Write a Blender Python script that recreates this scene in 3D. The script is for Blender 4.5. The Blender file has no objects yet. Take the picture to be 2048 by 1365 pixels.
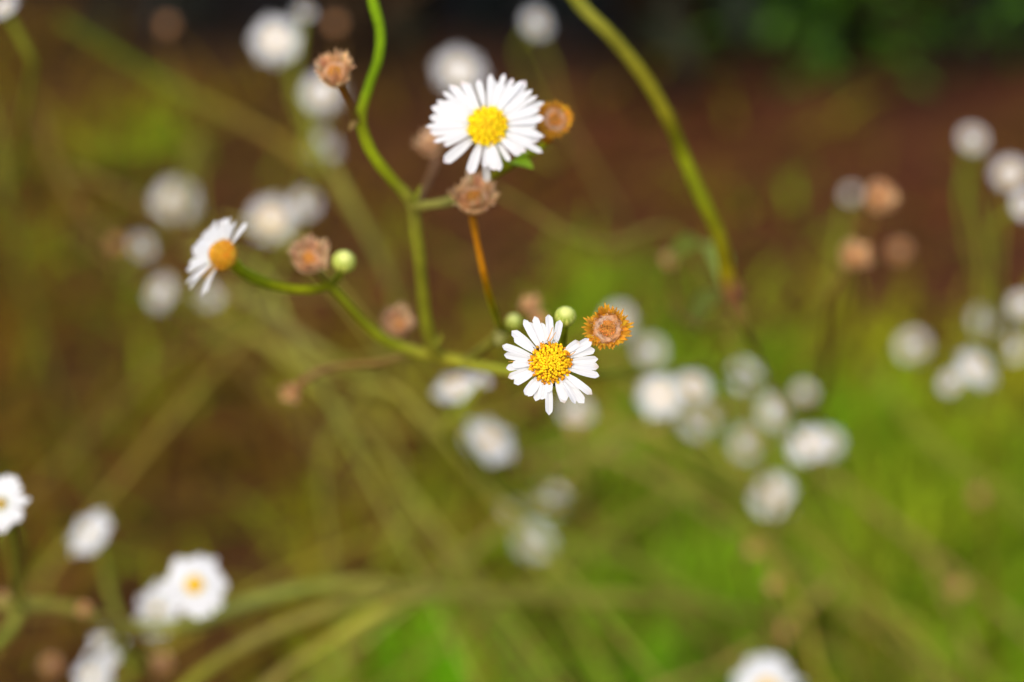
import bpy, math, random
import numpy as np
from mathutils import Vector, Matrix, noise
S = bpy.context.scene
C = S.collection
rad = math.radians

# ------------------------------------------------------------------ camera, light, exposure
CAM_H, PITCH, LENS, FOCUS = 0.5, 25.0, 85.0, 0.300
FPX = LENS / 36.0 * 2048.0
cam_d = bpy.data.cameras.new('camera'); cam = bpy.data.objects.new('camera', cam_d); C.objects.link(cam)
cam.location = (0, 0, CAM_H); cam.rotation_euler = (rad(90 - PITCH), 0, 0)
cam_d.lens = LENS; cam_d.sensor_width = 36; cam_d.clip_start = 0.005; cam_d.clip_end = 500
cam_d.dof.use_dof = True; cam_d.dof.focus_distance = FOCUS; cam_d.dof.aperture_fstop = 11.8
S.camera = cam
S.render.engine = 'CYCLES'
S.cycles.use_denoising = True
S.cycles.max_bounces = 8; S.cycles.transparent_max_bounces = 8

SUN_EL, SUN_AZ = 48.0, 200.0      # soft light from above and behind the camera
w = bpy.data.worlds.new('World'); S.world = w; w.use_nodes = True
nt = w.node_tree; bg = nt.nodes['Background']
sky = nt.nodes.new('ShaderNodeTexSky'); sky.sky_type = 'NISHITA'; sky.sun_disc = False
sky.sun_elevation = rad(SUN_EL); sky.sun_rotation = rad(SUN_AZ); sky.dust_density = 3.0
nt.links.new(sky.outputs[0], bg.inputs['Color']); bg.inputs['Strength'].default_value = 0.15
sd = bpy.data.lights.new('sun', 'SUN'); sun = bpy.data.objects.new('sun', sd); C.objects.link(sun)
sd.energy = 1.05; sd.angle = rad(60); sd.color = (1.0, 0.91, 0.78)
_az = rad(SUN_AZ); _d = Vector((math.sin(_az) * math.cos(rad(SUN_EL)), math.cos(_az) * math.cos(rad(SUN_EL)), math.sin(rad(SUN_EL))))
sun.rotation_euler = _d.to_track_quat('Z', 'Y').to_euler()
S.view_settings.view_transform = 'Standard'; S.view_settings.look = 'None'
S.view_settings.gamma = 1.0; S.view_settings.exposure = 0.76

# ------------------------------------------------------------------ camera frame helpers
CP = Vector((0, 0, CAM_H))
RT = Vector((1, 0, 0)); FW = Vector((0, math.cos(rad(PITCH)), -math.sin(rad(PITCH)))); UP = RT.cross(FW)
def dm(d):
    t = d - FOCUS
    return d if t <= 0 else FOCUS + t * (1 + .8 * math.exp(-t / .1))
def px(x, y, d):
    d = dm(d)
    return CP + FW * d + RT * ((x - 1024) / FPX * d) + UP * ((682.5 - y) / FPX * d)
def gpt(x, y):
    v = FW + RT * ((x - 1024) / FPX) + UP * ((682.5 - y) / FPX)
    return CP + v * (CAM_H / -v.z)
def topx(P):
    q = P - CP; d = q.dot(FW)
    return 1024 + q.dot(RT) / d * FPX, 682.5 - q.dot(UP) / d * FPX
def cvec(n):
    return (RT * n[0] + UP * n[1] - FW * n[2]).normalized()
def frame(n, spin=0.0):
    z = cvec(n); x = RT - z * RT.dot(z)
    if x.length < 1e-3: x = UP - z * UP.dot(z)
    x.normalize(); y = z.cross(x)
    m = Matrix((x, y, z)).transposed()
    return m @ Matrix.Rotation(spin, 3, 'Z')

# ------------------------------------------------------------------ mesh builder with a colour per vertex
class MB:
    def __init__(s): s.v = []; s.f = []; s.c = []
    def add(s, verts, faces, cols):
        o = len(s.v); s.v.extend([tuple(p) for p in verts]); s.f.extend([tuple(i + o for i in q) for q in faces])
        if isinstance(cols, tuple): cols = [cols] * len(verts)
        s.c.extend(cols)
    def mesh(s, name, m, smooth=True):
        me = bpy.data.meshes.new(name); me.from_pydata(s.v, [], s.f)
        a = me.color_attributes.new('Col', 'FLOAT_COLOR', 'POINT')
        arr = np.ones((len(s.v), 4), np.float32)
        if s.v: arr[:, :3] = np.array(s.c, np.float32)
        a.data.foreach_set('color', arr.ravel())
        if smooth: me.polygons.foreach_set('use_smooth', [True] * len(me.polygons))
        me.materials.append(m); me.update(); return me
def link(name, me, parent=None, M=None):
    o = bpy.data.objects.new(name, me); C.objects.link(o)
    if parent: o.parent = parent
    if M is not None: o.matrix_local = M
    return o
def thing(name, loc, label, cat, group=None):
    o = bpy.data.objects.new(name, None); C.objects.link(o); o.empty_display_size = .005
    o.location = loc; o['label'] = label; o['category'] = cat
    if group: o['group'] = group
    return o
def lerp(a, b, t): return a + (b - a) * t
def mixc(a, b, t): return tuple(a[i] + (b[i] - a[i]) * t for i in range(3))
def jit(c, r, k=.15):
    g = 1 + r.uniform(-k, k); return tuple(max(0, x * g * (1 + r.uniform(-k, k) * .5)) for x in c)
def sstep(a, b, x):
    t = min(1, max(0, (x - a) / (b - a))); return t * t * (3 - 2 * t)

def catmull(pts, n):
    N = len(pts); m = []                                         # Hermite tangents kept no longer than the shorter neighbour
    for i in range(N):
        a, c = pts[max(i - 1, 0)], pts[min(i + 1, N - 1)]; t = c - a
        l = min([(pts[i] - q).length for q in (a, c) if (pts[i] - q).length > 1e-9] or [0])
        m.append(t.normalized() * l if t.length > 1e-9 else t)
    out = []
    for i in range(N - 1):
        p0, p1 = pts[i], pts[i + 1]; L = (p1 - p0).length
        m0 = m[i].normalized() * min(L, m[i].length * 1.6); m1 = m[i + 1].normalized() * min(L, m[i + 1].length * 1.6)
        for k in range(n):
            t = k / n; t2 = t * t; t3 = t2 * t
            out.append(p0 * (2 * t3 - 3 * t2 + 1) + m0 * (t3 - 2 * t2 + t) + p1 * (3 * t2 - 2 * t3) + m1 * (t3 - t2))
    out.append(pts[-1]); return out
def tube(mb, pts, radii, cols, n=5, sides=8, rnd=None):
    """a stem through pts; radii and cols one per point"""
    N = len(pts)
    Q = catmull([Vector((*p,)) for p in pts], n)
    R = []; K = []
    for i in range(len(Q)):
        t = i / n; a = min(int(t), N - 2); f = t - a
        R.append(lerp(radii[a], radii[a + 1], f)); K.append(mixc(cols[a], cols[a + 1], f))
    vs = []; cs = []; fs = []
    prev = None
    for i, q in enumerate(Q):
        tg = (Q[min(i + 1, len(Q) - 1)] - Q[max(i - 1, 0)])
        tg = tg.normalized() if tg.length > 1e-9 else Vector((0, 0, 1))
        if prev is None:
            a = tg.orthogonal().normalized()
        else:
            a = prev - tg * prev.dot(tg); a = a.normalized() if a.length > 1e-6 else tg.orthogonal().normalized()
        prev = a; b = tg.cross(a)
        rr = R[i] * (1 + .10 * noise.noise(q * 420) + .10 * noise.noise(q * 95))
        kk = K[i]; g = 1 + .30 * noise.noise(q * 260) + .2 * noise.noise(q * 60)
        kk = tuple(max(0, x * g) for x in kk)
        for k in range(sides):
            an = 2 * math.pi * k / sides
            ridge = 1 + .06 * math.cos(an * 4)
            vs.append(q + (a * math.cos(an) + b * math.sin(an)) * rr * ridge); cs.append(kk)
    for i in range(len(Q) - 1):
        for k in range(sides):
            k2 = (k + 1) % sides
            fs.append((i * sides + k, i * sides + k2, (i + 1) * sides + k2, (i + 1) * sides + k))
    fs.append(tuple(range(sides))[::-1]); L = (len(Q) - 1) * sides
    fs.append(tuple(L + k for k in range(sides)))
    mb.add(vs, fs, cs)
def lathe(mb, prof, cols, seg=20, M=None):
    vs = []; cs = []; fs = []
    for (r, z), c in zip(prof, cols):
        for k in range(seg):
            a = 2 * math.pi * k / seg; p = Vector((r * math.cos(a), r * math.sin(a), z))
            vs.append(M @ p if M else p); cs.append(c)
    for i in range(len(prof) - 1):
        for k in range(seg):
            k2 = (k + 1) % seg
            fs.append((i * seg + k, i * seg + k2, (i + 1) * seg + k2, (i + 1) * seg + k))
    mb.add(vs, fs, cs)

# ------------------------------------------------------------------ materials
def attr_mat(name, rough=.55, trans=0.0, spec=.4, nscale=0, namt=0, bump=0.0, tint=(1, 1, 1)):
    m = bpy.data.materials.new(name); m.use_nodes = True; t = m.node_tree; b = t.nodes['Principled BSDF']
    a = t.nodes.new('ShaderNodeAttribute'); a.attribute_name = 'Col'
    col = a.outputs['Color']
    if namt:
        tc = t.nodes.new('ShaderNodeTexCoord'); nz = t.nodes.new('ShaderNodeTexNoise'); nz.inputs['Scale'].default_value = nscale
        nz.inputs['Detail'].default_value = 4; t.links.new(tc.outputs['Object'], nz.inputs['Vector'])
        mr = t.nodes.new('ShaderNodeMapRange'); mr.inputs['From Min'].default_value = .25; mr.inputs['From Max'].default_value = .75
        mr.inputs['To Min'].default_value = 1 - namt; mr.inputs['To Max'].default_value = 1 + namt * .6
        t.links.new(nz.outputs['Fac'], mr.inputs['Value'])
        mx = t.nodes.new('ShaderNodeVectorMath'); mx.operation = 'SCALE'
        t.links.new(col, mx.inputs[0]); t.links.new(mr.outputs[0], mx.inputs['Scale']); col = mx.outputs[0]
        if bump:
            bp = t.nodes.new('ShaderNodeBump'); bp.inputs['Strength'].default_value = bump; bp.inputs['Distance'].default_value = .0004
            t.links.new(nz.outputs['Fac'], bp.inputs['Height']); t.links.new(bp.outputs[0], b.inputs['Normal'])
    t.links.new(col, b.inputs['Base Color'])
    b.inputs['Roughness'].default_value = rough; b.inputs['Specular IOR Level'].default_value = spec
    if trans:
        tr = t.nodes.new('ShaderNodeBsdfTranslucent'); t.links.new(col, tr.inputs['Color'])
        ms = t.nodes.new('ShaderNodeMixShader'); ms.inputs[0].default_value = trans
        t.links.new(b.outputs[0], ms.inputs[1]); t.links.new(tr.outputs[0], ms.inputs[2])
        t.links.new(ms.outputs[0], t.nodes['Material Output'].inputs['Surface'])
    return m
M_PETAL = attr_mat('petal_white', .6, .38, .25)
M_DISC = attr_mat('disc_florets', .6, .08, .2, 2500, .25)
M_STEM = attr_mat('green_stem', .75, .32, .06, 900, .22, .25)
M_SEED = attr_mat('dry_bracts', .75, .18, .15, 1500, .3, .3)
M_BUD = attr_mat('bud_green', .5, .15, .3, 900, .12)
M_LEAF = attr_mat('leaf_green', .5, .3, .3, 60, .2)
M_GRASS = attr_mat('grass_blades', .6, .35, .06)
M_LITTER = attr_mat('leaf_litter', .85, .1, .1, 120, .25)
M_BARK = attr_mat('twig_bark', .85, 0, .1, 120, .3)

WHITE = (.85, .85, .845); PINK = (.85, .62, .66); YEL = (.95, .60, .004); ORG = (.62, .20, .006)
GRN = (.37, .41, .008); OLV = (.28, .25, .012); LIME = (.33, .42, .02); DRYO = (.40, .15, .006)

# ------------------------------------------------------------------ flower pieces
def petal(mb, base, tip, wid, nrm, bow=.06, cup=.12, pink=0.0, rnd=random, notch=0.0, c0=WHITE):
    b = Vector(base); t = Vector(tip); ax = t - b; L = ax.length; ax.normalize()
    n = Vector(nrm); n = (n - ax * n.dot(ax)).normalized(); sd_ = ax.cross(n)
    NS, NA = 12, 9; vs = []; cs = []; fs = []
    side_bend = rnd.uniform(-.05, .05) * L; g = 1 - rnd.uniform(0, .05)
    tw = rnd.uniform(-.35, .35); blem = .5 * (rnd.random() < .10)
    for i in range(NS):
        s = i / (NS - 1)
        prof = (.42 + .58 * sstep(0, .62, s))
        if s > .84: prof *= math.sqrt(max(0, 1 - ((s - .84) / .1605) ** 2))
        for k in range(NA):
            a = k / (NA - 1) * 2 - 1
            x = a * prof * wid * .5
            zc = cup * wid * (a * a - .4) - .05 * wid * math.cos(a * math.pi * 2.0) * (1 - s * .6)
            ss = s - notch * (1 - abs(a)) * .05 * (s > .9)
            p = b + ax * (L * ss) + sd_ * (x * math.cos(tw * s) + side_bend * math.sin(s * math.pi * .5) * s) + n * (bow * L * 4 * s * (1 - s) + zc + x * math.sin(tw * s))
            vs.append(p)
            c = tuple(q * g for q in c0)
            c = mixc(c, (.84, .86, .62), .55 * (1 - sstep(0, .3, s)))
            if pink: c = mixc(c, PINK, pink * sstep(.9, 1, s))
            if k % 2: c = tuple(q * .93 for q in c)  # groove shading painted as faint darker streaks along the petal
            if blem: c = mixc(c, (.55, .33, .12), blem * sstep(.86, 1, s))
            cs.append(c)
    for i in range(NS - 1):
        for k in range(NA - 1):
            q = i * NA + k; fs.append((q, q + 1, q + NA + 1, q + NA))
    mb.add(vs, fs, cs)
def florets(mb, R, H, n, rnd, aged=0.0, dark=(), z0=0.0, size=1.0, tone=None):
    """domed yellow centre built of many small florets"""
    prof = [(R * q, z0 + H * (1 - q * q) * .8 - R * .08) for q in (0.02, .3, .55, .8, .97)] + [(R * .9, z0 - R * .35)]
    lathe(mb, prof, [(.55, .30, .004)] * 6, 20)
    for i in range(n):
        q = math.sqrt((i + .5) / n); a = i * 2.39996 + rnd.uniform(-.1, .1)
        r = R * q; c = Vector((r * math.cos(a), r * math.sin(a), z0 + H * (1 - q * q)))
        nn = Vector((math.cos(a) * q * .7, math.sin(a) * q * .7, 1)).normalized()
        fr = R * 1.05 / math.sqrt(n) * rnd.uniform(.8, 1.2) * size; h = R * rnd.uniform(.07, .11) * (1 + .25 * q)
        u = nn.orthogonal().normalized(); v = nn.cross(u)
        ages = sstep(.62, .95, q) * aged
        col = jit(tone or YEL, rnd, .14)
        if rnd.random() < ages * .8: col = mixc(col, jit(ORG, rnd, .25), rnd.uniform(.5, 1))
        elif rnd.random() < .12: col = mixc(col, (.75, .33, .004), .7)
        lo = mixc(col, (.70, .38, .003), .4)
        if q < .33 and aged == 0: col = mixc(col, (.72, .42, .004), .5)
        for (da, dr, w_) in dark:
            if abs((a - da + math.pi) % (2 * math.pi) - math.pi) < w_ and abs(q - dr) < .12:
                col = (.06, .02, .006); lo = (.03, .01, .004)
        vs = []; cs = []; m = 6
        for ring, (rr, hh) in enumerate(((1, -.1), (1.0, .55), (.62, .95))):
            for k in range(m):
                an = 2 * math.pi * k / m
                vs.append(c + (u * math.cos(an) + v * math.sin(an)) * fr * rr + nn * h * hh); cs.append(lo if ring == 0 else col)
        vs.append(c + nn * h * .8); cs.append(mixc(col, (.5, .25, .004), .4))
        fs = []
        for g in range(2):
            for k in range(m):
                k2 = (k + 1) % m; fs.append((g * m + k, g * m + k2, g * m + m + k2, g * m + m + k))
        for k in range(m): fs.append((2 * m + k, 2 * m + (k + 1) % m, 3 * m))
        mb.add(vs, fs, cs)
def involucre(mb, R, depth, c1=(.14, .2, .01), c2=(.2, .2, .02), rnd=random):
    prof = [(R * .16, -depth), (R * .55, -depth * .85), (R * .9, -depth * .45), (R * 1.02, -depth * .1), (R * .95, depth * .02)]
    lathe(mb, prof, [c1, c1, c2, c2, c2], 20)
    for k in range(26):                                         # small pointed bracts round the cup
        a = 2 * math.pi * k / 26 + rnd.uniform(-.06, .06); e = Vector((math.cos(a), math.sin(a), 0)); t = Vector((-e.y, e.x, 0))
        b0 = e * R * .75 + Vector((0, 0, -depth * .72)); b1 = e * R * 1.12 + Vector((0, 0, -depth * .3)); b2 = e * R * 1.14 + Vector((0, 0, depth * .18 * rnd.uniform(.2, 1.2)))
        mb.add([b0 - t * R * .08, b0 + t * R * .08, b1 + t * R * .1, b1 - t * R * .1, b2], [(0, 1, 2, 3), (3, 2, 4)], jit(mixc(c1, c2, rnd.random()), rnd, .2))

def petal_ring(rnd, R, rd, n=38, droop=0.0, lift=.12):
    mb = MB()
    for k in range(n):
        if rnd.random() < .06: continue
        a = 2 * math.pi * (k + rnd.uniform(-.35, .35)) / n; L = R * rnd.uniform(.80, 1.04); e = Vector((math.cos(a), math.sin(a), 0))
        lay = (k % 2) * .05 * R
        petal(mb, e * rd * .8 + Vector((0, 0, -lay)), e * L + Vector((0, 0, R * (lift + rnd.uniform(-.07, .07)) - lay)), R * .19 * rnd.uniform(.85, 1.15), (0, 0, 1), .05, .1, 0, rnd)
    return mb
_r = random.Random(5)
PET = []; DSC = []; CUP = []
for i, (rd, lift, ncnt) in enumerate(((.30, .05, 40), (.34, .18, 36), (.26, -.10, 38), (.30, .45, 34))):
    PET.append(petal_ring(_r, 1.0, rd, ncnt, 0, lift).mesh('petals', M_PETAL))
    b = MB(); florets(b, rd, rd * .45, 70, _r, (.0, .5, 0, 0)[i]); DSC.append(b.mesh('disc', M_DISC))
    b = MB(); involucre(b, rd * 1.02, rd * .9, rnd=_r); CUP.append(b.mesh('involucre', M_BUD))

def seed_head_meshes(rnd, amber=0.0, closed=0.0, nb=46, seed=1.0):
    """unit radius: ring of reflexed dry bracts, pale ring and a domed receptacle"""
    A1 = mixc((.78, .48, .25), (.64, .27, .012), amber); A2 = mixc((.88, .64, .39), (.74, .36, .02), amber)
    b = MB()
    lathe(b, [(.12, -.62), (.30, -.60), (.55, -.42), (.68, -.15), (.66, .02), (.5, .04)], [(.42, .17, .02)] * 3 + [A1] * 3, 22)
    for ring in range(2):
        for k in range(nb):
            a = 2 * math.pi * (k + .5 * ring + rnd.uniform(-.25, .25)) / nb; e = Vector((math.cos(a), math.sin(a), 0)); t = Vector((-e.y, e.x, 0))
            r1 = rnd.uniform(.88, 1.03) - .12 * ring; zt = (.10 + .38 * ring * .6 + closed * .5) * rnd.uniform(.5, 1.2) * (1 + .7 * noise.noise(Vector((math.cos(a) * 1.3, math.sin(a) * 1.3, seed))))
            r1 *= 1 + .22 * noise.noise(Vector((math.cos(a) * 1.6, math.sin(a) * 1.6, seed + 5)))
            if rnd.random() < .12: r1 *= .62; zt += .25
            wv = rnd.uniform(.055, .095); pts = []; z = Vector((0, 0, 1)); tw = t * rnd.uniform(-.06, .06)
            b0 = e * .56 + z * (-.12 + .06 * ring); b1 = e * lerp(.56, r1, .55) + z * zt * .55; b2 = e * r1 + z * zt + tw
            c = jit(mixc(mixc(A1, A2, rnd.random()), (.36, .15, .03), (.7 if amber > .5 else .45) * rnd.random() ** 2), rnd, .3)
            b.add([b0 - t * wv, b0 + t * wv, b1 - t * wv * .85, b1 + z * .05, b1 + t * wv * .85, b2 - t * wv * .22, b2 + t * wv * .22],
                  [(0, 3, 2), (0, 1, 3), (1, 4, 3), (2, 3, 5), (3, 4, 6), (3, 6, 5)], [mixc(c, (.3, .1, .01), .5)] * 2 + [c] * 3 + [mixc(c, A2, .6)] * 2)
    br = b.mesh('bracts', M_SEED)
    b = MB()
    PAL = (.70, .47, .32); prof = []; cs = []
    for q, z, c in ((.02, .17, (.62, .27, .05)), (.12, .19, (.68, .31, .06)), (.24, .15, (.68, .31, .07)), (.33, .08, (.62, .28, .08)), (.38, .05, PAL), (.44, .12, PAL), (.50, .13, (.60, .40, .28)), (.56, .06, (.5, .26, .12)), (.60, -.08, A1)):
        prof.append((q, z)); cs.append(c)
    lathe(b, prof, cs, 30)
    for i in range(len(b.v)):                                    # uneven, partly worn receptacle
        v = Vector(b.v[i]); q = noise.noise(v * 3.1 + Vector((seed, 0, 0))); q2 = noise.noise(v * 9 + Vector((0, seed, 0)))
        r_ = math.hypot(v.x, v.y); kx = 1 + .20 * q + .10 * q2
        b.v[i] = (v.x * kx, v.y * kx, v.z + .12 * q * (r_ < .5) + .09 * q2)
        c_ = b.c[i]; c_ = mixc(c_, (.62, .27, .08), min(.85, max(0, .35 + 1.5 * q))) if r_ > .34 else mixc(c_, (.45, .15, .02), min(.8, max(0, .9 * q2 + .25)))
        b.c[i] = tuple(x_ * (1 + .35 * q2) for x_ in c_)
    for i in range(150):                                          # pits and hairs left by the seeds
        q = .05 + .27 * math.sqrt(rnd.random()); a = rnd.uniform(0, 6.283); c = Vector((q * math.cos(a), q * math.sin(a), .17 - q * .2))
        s_ = rnd.uniform(.02, .045); col = jit((.60, .26, .05), rnd, .5)
        b.add([c + Vector((s_, 0, 0)), c + Vector((-s_ * .5, s_, 0)), c + Vector((-s_ * .5, -s_, 0)), c + Vector((0, 0, s_ * 2.2))], [(0, 1, 3), (1, 2, 3), (2, 0, 3)], col)
    for i in range(260):
        a = rnd.uniform(0, 6.283); q = rnd.uniform(.30, .66); c = Vector((q * math.cos(a), q * math.sin(a), .1)); s_ = rnd.uniform(.008, .016)
        e = Vector((rnd.uniform(-.1, .1), rnd.uniform(-.1, .1), rnd.uniform(.06, .2)))
        b.add([c + Vector((s_, 0, 0)), c + Vector((-s_, s_, 0)), c + Vector((-s_, -s_, 0)), c + e], [(0, 1, 3), (1, 2, 3), (2, 0, 3)], jit(mixc(PAL, (.6, .3, .08), rnd.random()), rnd, .3))
    return br, b.mesh('receptacle', M_SEED)
SEED = [seed_head_meshes(random.Random(21), 1.0), seed_head_meshes(random.Random(22), .25, .7, 46, 4.0), seed_head_meshes(random.Random(23), .35, .4, 34, 9.0), seed_head_meshes(random.Random(24), .05, .9, 40, 15.0)]

def bud_mesh(rnd):
    b = MB(); G = (.30, .42, .02); T = (.72, .74, .22)
    prof = []; cs = []
    for i in range(11):
        a = math.pi * (i / 10); prof.append((max(.001, math.sin(a)) * (1 - .1 * math.cos(a)) * .96, -math.cos(a))); cs.append(mixc(G, T, sstep(.62, .95, i / 10)))
    lathe(b, prof, cs, 22)
    for ring, (el, n, ln) in enumerate(((-.3, 13, .85), (.05, 15, .8), (.35, 13, .62))):
        for k in range(n):
            a = 2 * math.pi * (k + .5 * ring) / n; vs = []
            for s in range(5):
                e = el - .35 + ln * s / 4 * 1.25; wv = .20 * (1 - (s / 4) ** 2) + .012; r = 1.03 - .015 * s
                for sg in (-1, 0, 1):
                    aa = a + sg * wv / max(.35, math.cos(e)); rr = r + (.06 if sg == 0 else -.01)
                    vs.append(Vector((math.cos(aa) * math.cos(e) * rr, math.sin(aa) * math.cos(e) * rr, math.sin(e) * rr)))
            fs = []
            for s in range(4):
                for c_ in range(2): q = s * 3 + c_; fs.append((q, q + 1, q + 4, q + 3))
            c0 = jit(mixc(G, (.46, .54, .06), rnd.random()), rnd, .22)
            b.add(vs, fs, [mixc(c0, T, .15 * (i // 3) * (ring * .5 + .3)) for i in range(15)])
    return b.mesh('bud_bracts', M_BUD)
BUD = bud_mesh(random.Random(3))

def leaf_blade(mb, base, tip, wid, nrm, col, curl=.1, rnd=random):
    b = Vector(base); t = Vector(tip); ax = t - b; L = ax.length; ax.normalize(); n = Vector(nrm); n = (n - ax * n.dot(ax)).normalized(); s_ = ax.cross(n)
    vs = []; fs = []; cs = []
    for i in range(8):
        s = i / 7; wv = wid * .5 * math.sin(math.pi * min(1, (s * .92 + .06))) ** .8
        for a in (-1, -.5, 0, .5, 1):
            vs.append(b + ax * L * s + s_ * wv * a + n * (curl * L * 4 * s * (1 - s) + wv * .35 * abs(a))); cs.append(mixc(col, (col[0] * 1.3, col[1] * 1.2, col[2] * 1.5), 1 - abs(a)))
    for i in range(7):
        for k in range(4): q = i * 5 + k; fs.append((q, q + 1, q + 6, q + 5))
    mb.add(vs, fs, cs)

# ------------------------------------------------------------------ stalk from a head to where it joins a stem
def stalk(parent, org, pts, r0, r1, cols, name='stalk', sides=8):
    mb = MB(); n = len(pts)
    tube(mb, [p - org for p in pts], [lerp(r0, r1, i / (n - 1)) for i in range(n)], cols if len(cols) == n else [mixc(cols[0], cols[-1], i / (n - 1)) for i in range(n)], 6, sides)
    return link(name, mb.mesh(name, M_STEM), parent)
def stem_thing(name, label, pts, cols, cat='branch', group='branching daisy stems', sides=10, leaves=()):
    """pts: (x, y, depth, diameter in mm)"""
    P = [px(p[0], p[1], p[2]) if len(p) == 4 else p[0] for p in pts]; org = P[-1]
    o = thing(name, org, label, cat, group); mb = MB()
    D = [p[-1] * .0005 for p in pts]; n = len(P)
    K = cols if len(cols) == n else [mixc(cols[0], cols[-1], i / (n - 1)) for i in range(n)]
    tube(mb, [p - org for p in P], D, K, 8, sides)
    link('stalk', mb.mesh('stalk', M_STEM), o)
    for (b, t, wd, nn, col) in leaves:
        mb = MB(); leaf_blade(mb, px(*b) - org, px(*t) - org, wd, cvec(nn), col); link('leaf', mb.mesh('leaf', M_LEAF), o)
    return o
def head_M(org, centre, n, scale, spin=0.0):
    return Matrix.Translation(centre - org) @ frame(n, spin).to_4x4() @ Matrix.Diagonal((scale, scale, scale, 1))

#@GROUND
# ------------------------------------------------------------------ ground
def ground_mat():
    m = bpy.data.materials.new('soil'); m.use_nodes = True; t = m.node_tree; b = t.nodes['Principled BSDF']
    geo = t.nodes.new('ShaderNodeNewGeometry')
    def nz(scale, det=5):
        n = t.nodes.new('ShaderNodeTexNoise'); n.inputs['Scale'].default_value = scale; n.inputs['Detail'].default_value = det
        t.links.new(geo.outputs['Position'], n.inputs['Vector']); return n
    def ramp(src, stops):
        r = t.nodes.new('ShaderNodeValToRGB'); e = r.color_ramp.elements
        e[0].position, e[0].color = stops[0][0], (*stops[0][1], 1); e[1].position, e[1].color = stops[-1][0], (*stops[-1][1], 1)
        for p, c in stops[1:-1]: x = e.new(p); x.color = (*c, 1)
        t.links.new(src, r.inputs[0]); return r
    a = ramp(nz(9, 6).outputs['Fac'], [(.3, (.058, .013, .004)), (.48, (.088, .028, .012)), (.6, (.092, .038, .009)), (.75, (.070, .030, .005))])
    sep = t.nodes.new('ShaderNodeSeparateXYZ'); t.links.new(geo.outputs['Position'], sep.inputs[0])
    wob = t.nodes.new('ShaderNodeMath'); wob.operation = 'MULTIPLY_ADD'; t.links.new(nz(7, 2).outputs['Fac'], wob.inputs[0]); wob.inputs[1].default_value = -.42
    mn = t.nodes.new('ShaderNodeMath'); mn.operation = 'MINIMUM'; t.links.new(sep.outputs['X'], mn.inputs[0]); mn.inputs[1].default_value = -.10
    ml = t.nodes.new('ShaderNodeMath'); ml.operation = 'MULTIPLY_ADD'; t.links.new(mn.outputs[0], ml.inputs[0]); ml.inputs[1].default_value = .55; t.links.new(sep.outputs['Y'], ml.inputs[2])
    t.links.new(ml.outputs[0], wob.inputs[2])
    shade_mask = t.nodes.new('ShaderNodeMapRange'); shade_mask.interpolation_type = 'SMOOTHSTEP'; t.links.new(wob.outputs[0], shade_mask.inputs['Value']); shade_mask.inputs['From Min'].default_value = 1.06; shade_mask.inputs['From Max'].default_value = 1.34
    shade_mix = t.nodes.new('ShaderNodeMix'); shade_mix.data_type = 'RGBA'; t.links.new(shade_mask.outputs[0], shade_mix.inputs['Factor']); shade_mix.inputs['B'].default_value = (.009, .005, .002, 1); t.links.new(a.outputs[0], shade_mix.inputs['A']); a = shade_mix  # deep shade under the back bushes, painted near-black into the soil colour
    lf = t.nodes.new('ShaderNodeMapRange'); lf.interpolation_type = 'SMOOTHSTEP'; t.links.new(sep.outputs['X'], lf.inputs['Value']); lf.inputs['From Min'].default_value = .10; lf.inputs['From Max'].default_value = -.18; lf.inputs['To Max'].default_value = .75
    bl = t.nodes.new('ShaderNodeMix'); bl.data_type = 'RGBA'; t.links.new(lf.outputs[0], bl.inputs['Factor']); bl.inputs['B'].default_value = (.066, .032, .007, 1); t.links.new(shade_mix.inputs['A'].links[0].from_socket, bl.inputs['A']); t.links.new(bl.outputs['Result'], shade_mix.inputs['A'])
    c = nz(160, 5); rc = ramp(c.outputs['Fac'], [(.3, (.55, .55, .55)), (.7, (1.35, 1.3, 1.2))])
    mx = t.nodes.new('ShaderNodeMix'); mx.data_type = 'RGBA'; mx.blend_type = 'MULTIPLY'; mx.inputs['Factor'].default_value = 1
    t.links.new(a.outputs['Result'], mx.inputs['A']); t.links.new(rc.outputs[0], mx.inputs['B'])
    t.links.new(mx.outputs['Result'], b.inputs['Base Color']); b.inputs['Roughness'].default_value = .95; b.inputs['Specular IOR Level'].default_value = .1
    bp = t.nodes.new('ShaderNodeBump'); bp.inputs['Distance'].default_value = .004; t.links.new(c.outputs['Fac'], bp.inputs['Height']); t.links.new(bp.outputs[0], b.inputs['Normal'])
    return m
mb = MB(); N = 90; ext = 3.0
def gz(x, y): return .012 * noise.noise(Vector((x * 5, y * 5, 0))) + .006 * noise.noise(Vector((x * 17, y * 17, 3)))
for j in range(N + 1):
    for i in range(N + 1):
        x = lerp(-ext, ext, i / N); y = lerp(-ext + 1, ext + 1, j / N)
        mb.v.append((x, y, gz(x, y) if 0 < i < N and 0 < j < N else 0)); mb.c.append((1, 1, 1))
for j in range(N):
    for i in range(N):
        q = j * (N + 1) + i; mb.f.append((q, q + 1, q + N + 2, q + N + 1))
F_ = 150.0                                                       # skirt out to the horizon
mb.add([(-F_, -F_, 0), (F_, -F_, 0), (F_, F_, 0), (-F_, F_, 0), (-ext, 1 - ext, 0), (ext, 1 - ext, 0), (ext, 1 + ext, 0), (-ext, 1 + ext, 0)],
       [(0, 1, 5, 4), (1, 2, 6, 5), (2, 3, 7, 6), (3, 0, 4, 7)], (1, 1, 1))
g = link('ground', mb.mesh('ground', ground_mat())); g['kind'] = 'structure'; g['label'] = 'reddish brown bare soil beneath the daisies'

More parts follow.
